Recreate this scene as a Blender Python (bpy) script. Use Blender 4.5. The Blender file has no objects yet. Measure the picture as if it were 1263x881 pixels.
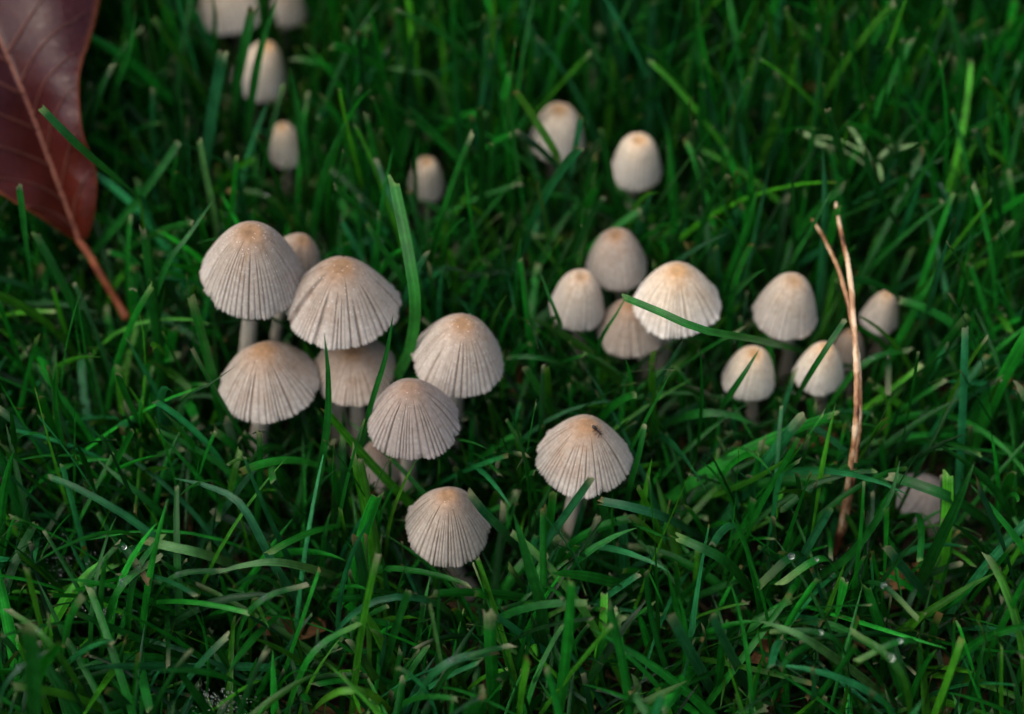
import bpy, bmesh, math, random
import numpy as np
from mathutils import Vector, Matrix, Quaternion

# ------------------------------------------------------------------ camera, light, exposure
U = 0.001                                   # everything below is written in millimetres
PITCH, DIST, ZT, LENS, SENSOR = 53.0, 273.0, 25.0, 70.0, 36.0
W_PX, H_PX = 1263.0, 881.0
sc = bpy.context.scene
col = sc.collection
p = math.radians(PITCH)
CAM = np.array([0.0, -DIST*math.cos(p), ZT + DIST*math.sin(p)])
FWD = np.array([0.0, math.cos(p), -math.sin(p)])
RGT = np.array([1.0, 0.0, 0.0])
UPV = np.array([0.0, math.sin(p), math.cos(p)])
FPX = W_PX*LENS/SENSOR
cd = bpy.data.cameras.new('camera')
cam = bpy.data.objects.new('camera', cd); col.objects.link(cam)
cam.location = CAM*U
cam.rotation_euler = (math.radians(90-PITCH), 0, 0)
cd.lens = LENS; cd.sensor_width = SENSOR; cd.clip_start = 0.005; cd.clip_end = 100
cd.dof.use_dof = True; cd.dof.focus_distance = 0.256; cd.dof.aperture_fstop = 10.0
sc.camera = cam

SUN_EL, SUN_AZ = 62.0, 250.0                # azimuth the light comes from, degrees clockwise from +Y
w = bpy.data.worlds.new('World'); sc.world = w; w.use_nodes = True
wn = w.node_tree.nodes; wl = w.node_tree.links
bg = wn['Background']
sky = wn.new('ShaderNodeTexSky'); sky.sky_type = 'NISHITA'; sky.sun_disc = False
sky.sun_elevation = math.radians(SUN_EL); sky.sun_rotation = math.radians(SUN_AZ)
sky.air_density = 1.0; sky.dust_density = 6.0; sky.ozone_density = 1.0
wl.new(sky.outputs[0], bg.inputs[0]); bg.inputs[1].default_value = 0.10
sd = bpy.data.lights.new('sun', 'SUN'); sd.energy = 1.1; sd.angle = math.radians(85); sd.color = (1.0, 0.96, 0.91)
sun = bpy.data.objects.new('sun', sd); col.objects.link(sun)
_d = Vector((math.sin(math.radians(SUN_AZ))*math.cos(math.radians(SUN_EL)), math.cos(math.radians(SUN_AZ))*math.cos(math.radians(SUN_EL)), math.sin(math.radians(SUN_EL))))
sun.rotation_euler = _d.to_track_quat('Z', 'Y').to_euler()
sun.location = _d*1.0
vs = sc.view_settings
vs.view_transform = 'Standard'; vs.look = 'None'; vs.gamma = 1.0; vs.exposure = 0.92; vs.use_curve_mapping = False
vs.use_white_balance = True; vs.white_balance_temperature = 6450; vs.white_balance_tint = 10
sc.render.engine = 'CYCLES'
sc.cycles.use_denoising = True
sc.cycles.max_bounces = 6; sc.cycles.diffuse_bounces = 3; sc.cycles.glossy_bounces = 2; sc.cycles.transmission_bounces = 6
sc.cycles.use_adaptive_sampling = True; sc.cycles.adaptive_threshold = 0.025

rng = np.random.default_rng(7)
random.seed(7)

# ------------------------------------------------------------------ helpers
def ray(px, py):
    d = FWD + RGT*((px-W_PX/2)/FPX) + UPV*((H_PX/2-py)/FPX)
    return d
def P(px, py, z):                            # point of the place at height z (mm) seen at that spot
    d = ray(px, py); return CAM + d*((z-CAM[2])/d[2])
def scale_at(q): return float(np.dot(q-CAM, FWD))/FPX       # mm per pixel there
def cr(pts, n):                              # Catmull-Rom through points, n samples
    pts = np.asarray(pts, float)
    if len(pts) == 2: 
        t = np.linspace(0, 1, n)[:, None]; return pts[0]*(1-t)+pts[1]*t
    q = np.vstack([2*pts[0]-pts[1], pts, 2*pts[-1]-pts[-2]])
    out = []
    for u in np.linspace(0, len(pts)-1-1e-9, n):
        i = int(u); t = u-i
        a, b, c, d = q[i], q[i+1], q[i+2], q[i+3]
        out.append(0.5*((2*b)+(c-a)*t+(2*a-5*b+4*c-d)*t*t+(3*b-a-3*c+d)*t**3))
    return np.array(out)
def mesh_np(name, V, F, attrs=None, smooth=True):
    me = bpy.data.meshes.new(name)
    V = np.asarray(V, np.float32); F = np.asarray(F, np.int32)
    me.vertices.add(len(V)); me.vertices.foreach_set('co', (V*U).ravel())
    k = F.shape[1]
    me.loops.add(F.size); me.loops.foreach_set('vertex_index', F.ravel())
    me.polygons.add(len(F)); me.polygons.foreach_set('loop_start', np.arange(0, F.size, k, dtype=np.int32))
    me.polygons.foreach_set('loop_total', np.full(len(F), k, np.int32))
    me.polygons.foreach_set('use_smooth', np.full(len(F), smooth, bool))
    for n, a in (attrs or {}).items():
        a = np.asarray(a, np.float32)
        if a.ndim == 1:
            at = me.attributes.new(n, 'FLOAT', 'POINT'); at.data.foreach_set('value', a)
        else:
            at = me.attributes.new(n, 'FLOAT_COLOR', 'POINT')
            if a.shape[1] == 3: a = np.hstack([a, np.ones((len(a), 1), np.float32)])
            at.data.foreach_set('color', a.ravel())
    me.update(calc_edges=True); me.validate()
    return me
def obj(name, me, mat, parent=None, loc=None):
    o = bpy.data.objects.new(name, me); col.objects.link(o)
    if me is not None and mat is not None and not me.materials: me.materials.append(mat)
    if parent is not None: o.parent = parent
    if loc is not None: o.location = np.asarray(loc)*U
    return o
def empty(name, loc):
    o = bpy.data.objects.new(name, None); col.objects.link(o); o.location = np.asarray(loc)*U
    o.empty_display_size = 0.003; return o
def tag(o, label=None, cat=None, group=None, kind=None):
    if label: o['label'] = label
    if cat: o['category'] = cat
    if group: o['group'] = group
    if kind: o['kind'] = kind
    return o
def tube(pts, rad, n=8, cap=True):
    pts = np.asarray(pts, float); m = len(pts); rad = np.broadcast_to(np.asarray(rad, float), (m,))
    T = np.gradient(pts, axis=0); T /= np.linalg.norm(T, axis=1)[:, None]+1e-9
    ref = np.array([0.31, 0.2, 1.0]) if abs(T[0][2]) < 0.8 else np.array([1.0, 0.2, 0.1])
    V = []
    for i in range(m):
        a = np.cross(T[i], ref); a /= np.linalg.norm(a); b = np.cross(T[i], a)
        for k in range(n):
            an = 2*math.pi*k/n; V.append(pts[i]+rad[i]*(a*math.cos(an)+b*math.sin(an)))
    F = [(i*n+k, i*n+(k+1) % n, (i+1)*n+(k+1) % n, (i+1)*n+k) for i in range(m-1) for k in range(n)]
    if cap:
        c0 = len(V); V.append(pts[0]); V.append(pts[-1])
        for k in range(0, n, 2):
            F.append((c0, (k+2) % n, (k+1) % n, k))
            o = (m-1)*n; F.append((c0+1, o+k, o+(k+1) % n, o+(k+2) % n))
    return np.array(V), np.array(F)
def ico(r, sub=2):
    bm = bmesh.new(); bmesh.ops.create_icosphere(bm, subdivisions=sub, radius=r)
    V = np.array([v.co[:] for v in bm.verts]); F = np.array([[v.index for v in f.verts] for f in bm.faces]); bm.free()
    return V, F
def join(lst):
    Vs, Fs, o = [], [], 0
    for V, F in lst: Vs.append(V); Fs.append(F+o); o += len(V)
    return np.vstack(Vs), np.vstack(Fs)

# ------------------------------------------------------------------ materials
def newmat(name):
    m = bpy.data.materials.new(name); m.use_nodes = True
    nt = m.node_tree; b = nt.nodes['Principled BSDF']; return m, nt, b
def nd(nt, t, **kw):
    n = nt.nodes.new(t)
    for k, v in kw.items(): setattr(n, k, v)
    return n
def attr(nt, name, kind='GEOMETRY'): return nd(nt, 'ShaderNodeAttribute', attribute_name=name, attribute_type=kind)
def ramp(nt, src, stops):
    r = nd(nt, 'ShaderNodeValToRGB'); e = r.color_ramp.elements
    while len(e) < len(stops): e.new(0.5)
    for el, (pos, c) in zip(e, stops):
        el.position = pos; el.color = (*c, 1) if len(c) == 3 else c
    nt.links.new(src, r.inputs[0]); return r.outputs[0]
def mixc(nt, fac, a, b, mode='MIX'):
    m = nd(nt, 'ShaderNodeMix', data_type='RGBA', blend_type=mode)
    for s, v in ((m.inputs[0], fac), (m.inputs[6], a), (m.inputs[7], b)):
        if isinstance(v, (int, float)): s.default_value = v
        elif isinstance(v, tuple): s.default_value = (*v, 1)
        else: nt.links.new(v, s)
    return m.outputs[2]
def math_(nt, op, a, b=0.0):
    m = nd(nt, 'ShaderNodeMath', operation=op)
    for s, v in ((m.inputs[0], a), (m.inputs[1], b)):
        if isinstance(v, (int, float)): s.default_value = v
        else: nt.links.new(v, s)
    return m.outputs[0]
def noise(nt, scale, detail=3, rough=0.5, vec=None):
    n = nd(nt, 'ShaderNodeTexNoise'); n.inputs['Scale'].default_value = scale; n.inputs['Detail'].default_value = detail
    n.inputs['Roughness'].default_value = rough
    if vec is None:
        vec = nd(nt, 'ShaderNodeTexCoord').outputs['Object']
    nt.links.new(vec, n.inputs['Vector']); return n.outputs['Fac']
def bump(nt, b, h, strength, dist):
    n = nd(nt, 'ShaderNodeBump'); n.inputs['Strength'].default_value = strength; n.inputs['Distance'].default_value = dist
    nt.links.new(h, n.inputs['Height']); nt.links.new(n.outputs[0], b.inputs['Normal']); return n

def grass_material(name, rough=0.34, trans=0.27, spec=0.30):
    m, nt, b = newmat(name)
    tint = attr(nt, 'tint').outputs['Color']; ac = attr(nt, 'across').outputs['Fac']; al = attr(nt, 'along').outputs['Fac']
    # fine lengthwise ribs and a paler midrib, uneven mottling along the blade
    cx = nd(nt, 'ShaderNodeCombineXYZ'); nt.links.new(math_(nt, 'MULTIPLY', ac, 5.5), cx.inputs[0]); nt.links.new(math_(nt, 'MULTIPLY', al, 0.9), cx.inputs[1])
    sp = nd(nt, 'ShaderNodeSeparateColor'); nt.links.new(tint, sp.inputs[0]); nt.links.new(math_(nt, 'MULTIPLY', sp.outputs[1], 900.0), cx.inputs[2])
    wv = math_(nt, 'MULTIPLY', math_(nt, 'SUBTRACT', noise(nt, 1.0, 2, 0.6, cx.outputs[0]), 0.5), 3.2)
    n1 = noise(nt, 420, 3); n2 = noise(nt, 2400, 2)
    c = mixc(nt, math_(nt, 'MULTIPLY', math_(nt, 'ADD', wv, 1.0), 0.38), tint, (0.003, 0.018, 0.004))
    c = mixc(nt, 1.0, c, ramp(nt, n1, [(0.3, (0.62, 0.66, 0.62)), (0.7, (1.25, 1.2, 1.15))]), 'MULTIPLY')
    c = mixc(nt, 1.0, c, ramp(nt, n2, [(0.3, (0.85,)*3), (0.7, (1.12,)*3)]), 'MULTIPLY')
    mr = ramp(nt, math_(nt, 'ABSOLUTE', ac), [(0.0, (1.5, 1.35, 1.5)), (0.13, (1.0, 1.0, 1.0)), (0.86, (1.0, 1.0, 1.0)), (1.0, (1.45, 1.25, 1.5))])
    c = mixc(nt, 1.0, c, mr, 'MULTIPLY')
    nt.links.new(c, b.inputs['Base Color'])
    b.inputs['Roughness'].default_value = rough; b.inputs['Specular IOR Level'].default_value = spec
    nt.links.new(math_(nt, 'ADD', math_(nt, 'MULTIPLY', n1, 0.3), rough-0.15), b.inputs['Roughness'])
    bump(nt, b, wv, 0.4, 0.0001)
    tr = nd(nt, 'ShaderNodeBsdfTranslucent'); nt.links.new(mixc(nt, 1.0, c, (1.6, 1.3, 0.45), 'MULTIPLY'), tr.inputs[0])
    ms = nd(nt, 'ShaderNodeMixShader'); ms.inputs[0].default_value = trans
    nt.links.new(b.outputs[0], ms.inputs[1]); nt.links.new(tr.outputs[0], ms.inputs[2])
    nt.links.new(ms.outputs[0], nt.nodes['Material Output'].inputs[0])
    return m
M_GRASS = grass_material('grass_blade_green')
M_THATCH = grass_material('dead_grass_straw', 0.75, 0.1, 0.15)

def cap_material(i, crown, body, edge, flecks):
    m, nt, b = newmat('mushroom_cap_skin_%02d' % i)
    g = attr(nt, 'groove').outputs['Fac']; r = attr(nt, 'rad').outputs['Fac']
    n1 = noise(nt, 260, 4, 0.6); n2 = noise(nt, 1500, 4, 0.65); n3 = noise(nt, 5200, 2)
    rr = math_(nt, 'ADD', r, math_(nt, 'MULTIPLY', math_(nt, 'SUBTRACT', n1, 0.5), 0.42))
    dk = tuple(x*0.86 for x in crown); md = tuple(0.66*a+0.34*d for a, d in zip(crown, body))
    c = ramp(nt, rr, [(0.0, dk), (0.13, crown), (0.27, md), (0.50, tuple(0.15*a+0.85*d for a, d in zip(crown, body))), (0.66, body), (0.97, edge)])
    # ochre staining that runs down between ribs in patches
    n4 = noise(nt, 170, 4, 0.65)
    c = mixc(nt, math_(nt, 'MULTIPLY', ramp(nt, n4, [(0.50, (0, 0, 0)), (0.70, (0.75,)*3)]), ramp(nt, r, [(0.45, (1,)*3), (0.95, (0.15,)*3)])), c, tuple(x*y for x, y in zip(crown, (1.0, 0.95, 0.9))))
    c = mixc(nt, ramp(nt, n1, [(0.60, (0, 0, 0)), (0.75, (0.35,)*3)]), c, tuple(x*.62 for x in body))
    c = mixc(nt, math_(nt, 'MULTIPLY', g, ramp(nt, noise(nt, 750, 4, 0.7), [(0.30, (0.25,)*3), (0.66, (1.0,)*3)])), c, tuple(x*y for x, y in zip(body, (0.34, 0.30, 0.28))))
    c = mixc(nt, 1.0, c, ramp(nt, n2, [(0.28, (0.80, 0.78, 0.76)), (0.72, (1.26, 1.26, 1.26))]), 'MULTIPLY')
    v = nd(nt, 'ShaderNodeTexVoronoi'); v.inputs['Scale'].default_value = 1800
    nt.links.new(nd(nt, 'ShaderNodeTexCoord').outputs['Object'], v.inputs['Vector'])
    fl = math_(nt, 'MULTIPLY', math_(nt, 'LESS_THAN', v.outputs['Distance'], 0.15), math_(nt, 'GREATER_THAN', n1, 0.62-flecks*0.2))
    c = mixc(nt, math_(nt, 'MULTIPLY', fl, 0.50*flecks), c, (0.86, 0.82, 0.75))
    nt.links.new(c, b.inputs['Base Color'])
    b.inputs['Roughness'].default_value = 0.68; b.inputs['Specular IOR Level'].default_value = 0.25
    b.inputs['Subsurface Weight'].default_value = 0.25; b.inputs['Subsurface Radius'].default_value = (1.0, 0.7, 0.5); b.inputs['Subsurface Scale'].default_value = 0.0008
    h = math_(nt, 'ADD', math_(nt, 'MULTIPLY', n2, 0.7), math_(nt, 'MULTIPLY', n3, 0.5))
    h = math_(nt, 'ADD', h, math_(nt, 'MULTIPLY', fl, flecks*0.8))
    bump(nt, b, h, 0.45, 0.00016)
    return m
def simple(name, stops, scale, rough=0.6, spec=0.3, bstr=0.4, bdist=0.0002, sss=0.0, stretch=None):
    m, nt, b = newmat(name)
    vec = nd(nt, 'ShaderNodeTexCoord').outputs['Object']
    if stretch:
        mp = nd(nt, 'ShaderNodeMapping'); mp.inputs['Scale'].default_value = stretch; nt.links.new(vec, mp.inputs[0]); vec = mp.outputs[0]
    n = noise(nt, scale, 5, 0.6, vec)
    nt.links.new(ramp(nt, n, stops), b.inputs['Base Color'])
    b.inputs['Roughness'].default_value = rough; b.inputs['Specular IOR Level'].default_value = spec
    if sss: 
        b.inputs['Subsurface Weight'].default_value = sss; b.inputs['Subsurface Radius'].default_value = (1, .8, .6); b.inputs['Subsurface Scale'].default_value = 0.001
    bump(nt, b, n, bstr, bdist); return m
M_STEM = simple('mushroom_stem_flesh', [(0.3, (0.36, 0.33, 0.27)), (0.7, (0.58, 0.54, 0.46))], 500, 0.6, 0.3, 0.3, 0.0002, 0.3, (1, 1, 0.15))
M_GILL = simple('mushroom_gill', [(0.3, (0.20, 0.17, 0.15)), (0.7, (0.30, 0.26, 0.23))], 500, 0.8)
M_SOIL = simple('dark_lawn_soil', [(0.3, (0.010, 0.008, 0.006)), (0.6, (0.028, 0.020, 0.013)), (0.8, (0.05, 0.036, 0.022))], 220, 0.95, 0.1, 0.9, 0.002)
M_NEEDLE = simple('dry_pine_needle_skin', [(0.36, (0.05, 0.020, 0.010)), (0.42, (0.22, 0.095, 0.040)), (0.50, (0.36, 0.20, 0.10)), (0.60, (0.60, 0.44, 0.28))], 480, 0.5, 0.4, 0.4, 0.0002, 0, (1, 0.3, 0.6))
M_SHEATH = simple('pine_needle_sheath_skin', [(0.3, (0.06, 0.022, 0.012)), (0.7, (0.16, 0.05, 0.025))], 700, 0.6)
M_PETIOLE = simple('leaf_stalk_skin', [(0.3, (0.14, 0.035, 0.016)), (0.7, (0.30, 0.09, 0.035))], 400, 0.45, 0.4)
M_VEIN = simple('leaf_vein_skin', [(0.3, (0.11, 0.036, 0.020)), (0.7, (0.21, 0.075, 0.042))], 400, 0.5, 0.4)
M_SVEIN = simple('leaf_side_vein_skin', [(0.3, (0.075, 0.022, 0.014)), (0.7, (0.13, 0.042, 0.026))], 400, 0.5, 0.4)
M_BUG = simple('insect_shell', [(0.3, (0.012, 0.007, 0.005)), (0.7, (0.04, 0.02, 0.012))], 2000, 0.3, 0.5)
M_LITTER = simple('dead_leaf_fragment_skin', [(0.3, (0.05, 0.020, 0.008)), (0.5, (0.12, 0.055, 0.020)), (0.75, (0.22, 0.13, 0.045))], 300, 0.7, 0.2, 0.6, 0.0004)
M_SPIKE = simple('grass_spikelet_skin', [(0.3, (0.08, 0.20, 0.05)), (0.7, (0.30, 0.42, 0.20))], 500, 0.6)
mw, nt, b = newmat('dew_water')
b.inputs['Base Color'].default_value = (1, 1, 1, 1); b.inputs['Transmission Weight'].default_value = 1; b.inputs['IOR'].default_value = 1.333; b.inputs['Roughness'].default_value = 0.0
M_DEW = mw
ml, nt, b = newmat('copper_leaf_skin')
tc = nd(nt, 'ShaderNodeTexCoord').outputs['Object']
n1 = noise(nt, 55, 4, 0.55); n2 = noise(nt, 900, 4, 0.6)
ex = attr(nt, 'edge').outputs['Fac']
al_ = attr(nt, 'along').outputs['Fac']
c = mixc(nt, ramp(nt, math_(nt, 'ADD', al_, math_(nt, 'MULTIPLY', math_(nt, 'SUBTRACT', n1, 0.5), 0.8)), [(0.12, (0, 0, 0)), (0.5, (1,)*3)]), (0.062, 0.008, 0.003), (0.024, 0.005, 0.006))
c = mixc(nt, 1.0, c, ramp(nt, n1, [(0.3, (0.6,)*3), (0.7, (1.5,)*3)]), 'MULTIPLY')
c = mixc(nt, ramp(nt, n2, [(0.4, (0, 0, 0)), (0.75, (0.5,)*3)]), c, (0.03, 0.010, 0.010))
c = mixc(nt, ramp(nt, ex, [(0.93, (0, 0, 0)), (1.0, (0.8,)*3)]), c, (0.19, 0.055, 0.02))
nt.links.new(c, b.inputs['Base Color']); b.inputs['Roughness'].default_value = 0.24; b.inputs['Specular IOR Level'].default_value = 0.20
vo = nd(nt, 'ShaderNodeTexVoronoi', feature='DISTANCE_TO_EDGE'); vo.inputs['Scale'].default_value = 900; nt.links.new(tc, vo.inputs['Vector'])
net = ramp(nt, vo.outputs['Distance'], [(0.0, (1,)*3), (0.10, (0,)*3)])
c = mixc(nt, math_(nt, 'MULTIPLY', net, 0.35), c, (0.06, 0.015, 0.010)); nt.links.new(c, b.inputs['Base Color'])
sp_ = ramp(nt, noise(nt, 520, 3, 0.7), [(0.66, (0, 0, 0)), (0.72, (0.8,)*3)]); c = mixc(nt, sp_, c, (0.018, 0.008, 0.006)); nt.links.new(c, b.inputs['Base Color'])
bump(nt, b, math_(nt, 'ADD', math_(nt, 'MULTIPLY', n2, 0.6), math_(nt, 'MULTIPLY', net, 0.5)), 0.35, 0.0002)
M_LEAF = ml

# ------------------------------------------------------------------ the ground
def ground():
    g = np.concatenate([-np.geomspace(4000, 180, 12), np.linspace(-170, 170, 110), np.geomspace(180, 4000, 12)])
    X, Y = np.meshgrid(g, g, indexing='ij')
    Z = np.zeros_like(X)
    for k in range(26):
        f = rng.uniform(0.03, 0.55); a = rng.uniform(0, 6.28); ph = rng.uniform(0, 6.28)
        Z += (0.09/f**0.6)*0.45*np.sin((X*math.cos(a)+Y*math.sin(a))*f+ph)
    Z *= np.exp(-(X**2+Y**2)/260.0**2)
    n = len(g); V = np.stack([X.ravel(), Y.ravel(), Z.ravel()-0.6], 1)
    i = np.arange(n*n).reshape(n, n)
    F = np.stack([i[:-1, :-1].ravel(), i[1:, :-1].ravel(), i[1:, 1:].ravel(), i[:-1, 1:].ravel()], 1)
    tag(obj('ground', mesh_np('ground', V, F), M_SOIL), 'dark damp soil beneath the lawn grass', kind='structure')
ground()

# ------------------------------------------------------------------ mushrooms
KEEPOUT = []      # extra points (with radius) that turf blades stay out of
STEMS = []
def smooth(a, b, x):
    t = np.clip((x-a)/(b-a), 0, 1); return t*t*(3-2*t)
def prof(rho, e, a=0.26):                   # 1 at the rounded crown, 0 at the rim
    return 1-((rho*rho+a*a)**(e/2)-a**e)/((1+a*a)**(e/2)-a**e)
def cap_mesh(R, H, e, N, depth, seed, seg, rings, wob=0.03, flare=0.0):
    r_ = np.random.default_rng(seed)
    rho = np.linspace(0, 1, 400)
    zz = H*prof(rho, e)
    rr = R*rho + flare*R*smooth(0.8, 1.0, rho)
    s = np.concatenate([[0], np.cumsum(np.hypot(np.diff(rr), np.diff(zz)))]); s /= s[-1]
    t = np.linspace(0, 1, rings+1)[1:]
    prof_r = np.interp(t, s, rr); prof_z = np.interp(t, s, zz); prof_rho = np.interp(t, s, rho)
    nr = np.gradient(prof_z, prof_r); nn = np.stack([-nr, np.ones_like(nr)], 1); nn /= np.linalg.norm(nn, axis=1)[:, None]
    ph = np.linspace(0, 2*np.pi, seg, endpoint=False)
    warp = ph + sum(r_.uniform(-.06, .06)*np.sin(k*ph+r_.uniform(0, 6.28)) for k in (2, 3, 5, 7, 9))
    x = warp*N/(2*np.pi); gid = np.floor(x).astype(int) % N; fx = x-np.floor(x)-0.5
    start = np.clip(r_.normal(0.32, 0.11, N), 0.16, 0.8); dep = np.clip(r_.normal(1, 0.42, N), 0.2, 1.9)
    short = r_.random(N) < 0.28; start[short] = r_.uniform(0.5, 0.75, short.sum())
    wid = r_.uniform(0.10, 0.17, N)
    gro = np.exp(-(fx/wid[gid])**2)*dep[gid]            # narrow furrow
    ridge = np.cos(fx*2*np.pi)*0.5-0.5                  # rounded rib
    lobes = 1+sum(r_.uniform(-wob, wob)*np.sin(k*ph+r_.uniform(0, 6.28)) for k in (2, 3, 4))
    rimj = r_.normal(0, 0.010, N)[gid] + 0.010*np.sin(ph*N*1.7+r_.uniform(0, 6)) + sum(r_.uniform(.004, .012)*np.sin(k*ph+r_.uniform(0, 6.28)) for k in (5, 8, 13))
    for _ in range(r_.integers(1, 4)):       # small nicks in the margin
        rimj = rimj-r_.uniform(.02, .05)*np.exp(-((np.angle(np.exp(1j*(ph-r_.uniform(0, 6.28)))))/r_.uniform(.03, .07))**2)
    V = [[0, 0, H]]; G = [0.0]; RA = [0.0]
    dimple = r_.uniform(.02, .06)*H; dent = [(r_.uniform(0, 6.28), r_.uniform(.35, .8), r_.uniform(-.035, .03)) for _ in range(4)]
    for j in range(rings):
        a = prof_rho[j]
        on = smooth(0, 1, np.clip((a-start[gid]*0.8)/(0.26), 0, 1))
        d = depth*R*on*(0.5+0.5*a)
        off = -d*(gro*0.9) + d*0.35*ridge*(-1)*0
        rim = smooth(0.93, 1.0, np.array(a))
        rad = prof_r[j]*(1+(lobes-1)*a)*(1+rim*(rimj-0.008*gro)) + nn[j, 0]*off
        z = prof_z[j] + nn[j, 1]*off - rim*0.02*R*(1-gro)*0.6 + 0.02*R*a**3*np.sin(2*ph+seed) - dimple*(np.exp(-(a/0.15)**2))
        for da, dr_, dm in dent:                 # slight dents and bulges of the skin
            g_ = dm*R*np.exp(-((np.angle(np.exp(1j*(ph-da))))/.5)**2-((a-dr_)/.22)**2); rad = rad+nn[j, 0]*g_; z = z+nn[j, 1]*g_
        for k in range(seg): V.append((rad[k]*math.cos(ph[k]), rad[k]*math.sin(ph[k]), z[k]))
        G += list(np.clip(gro*on, 0, 1)); RA += [a]*seg
    V[0] = [0, 0, H-dimple]
    # inner face, a little way under the skin
    th = np.interp(prof_rho, [0, 0.6, 1], [0.10*R, 0.06*R, 0.022*R])
    base = len(V); js = list(range(rings-1, 0, -3))
    Vn = np.array(V)
    for j in js:
        row = Vn[1+j*seg:1+(j+1)*seg].copy()
        q = np.hypot(row[:, 0], row[:, 1])
        row[:, 0] *= (q-nn[j, 0]*th[j])/q; row[:, 1] *= (q-nn[j, 0]*th[j])/q; row[:, 2] -= nn[j, 1]*th[j]
        V += row.tolist(); G += [0.4]*seg; RA += [0.9]*seg
    V.append([0, 0, H-dimple-0.12*R]); G.append(0.4); RA.append(0.9)
    tri, F = [], []
    k = np.arange(seg); k2 = (k+1) % seg
    F.append(np.stack([np.zeros(seg, int), 1+k, 1+k2, 1+k2], 1))
    for j in range(rings-1): F.append(np.stack([1+j*seg+k, 1+(j+1)*seg+k, 1+(j+1)*seg+k2, 1+j*seg+k2], 1))
    o = 1+(rings-1)*seg
    F.append(np.stack([o+k, base+k, base+k2, o+k2], 1))
    for m in range(len(js)-1): F.append(np.stack([base+m*seg+k, base+(m+1)*seg+k, base+(m+1)*seg+k2, base+m*seg+k2], 1))
    last = base+(len(js)-1)*seg
    F = np.vstack(F)
    me = bpy.data.meshes.new('cap')
    faces = [tuple(dict.fromkeys(f)) for f in F.tolist()] + [(last+int(a), len(V)-1, last+int(b)) for a, b in zip(k, k2)]
    me.from_pydata((np.array(V)*U).tolist(), [], faces)
    for nme, arr in (('groove', G), ('rad', RA)):
        at = me.attributes.new(nme, 'FLOAT', 'POINT'); at.data.foreach_set('value', np.array(arr, np.float32))
    me.polygons.foreach_set('use_smooth', np.ones(len(me.polygons), bool))
    bm = bmesh.new(); bm.from_mesh(me); bmesh.ops.recalc_face_normals(bm, faces=bm.faces); bm.to_mesh(me); bm.free()
    return me
def gill_mesh(R, H, e, N):
    V, F = [], []
    for i in range(N):
        a = 2*math.pi*i/N; c, s = math.cos(a), math.sin(a); o = len(V)
        for q in (0.18, 0.4, 0.6, 0.8, 0.95):
            zt = H*prof(q, e)-0.09*R*(1-0.6*q); dp = 0.24*H*math.sin(math.pi*min(1, q*1.02))**0.6
            V += [(R*q*c*0.97, R*q*s*0.97, zt), (R*q*c*0.95, R*q*s*0.95, max(zt-dp, 0.02*H))]
        F += [(o+2*k, o+2*k+1, o+2*k+3, o+2*k+2) for k in range(4)]
    me = bpy.data.meshes.new('gill_layer'); me.from_pydata((np.array(V)*U).tolist(), [], F); return me

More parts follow.
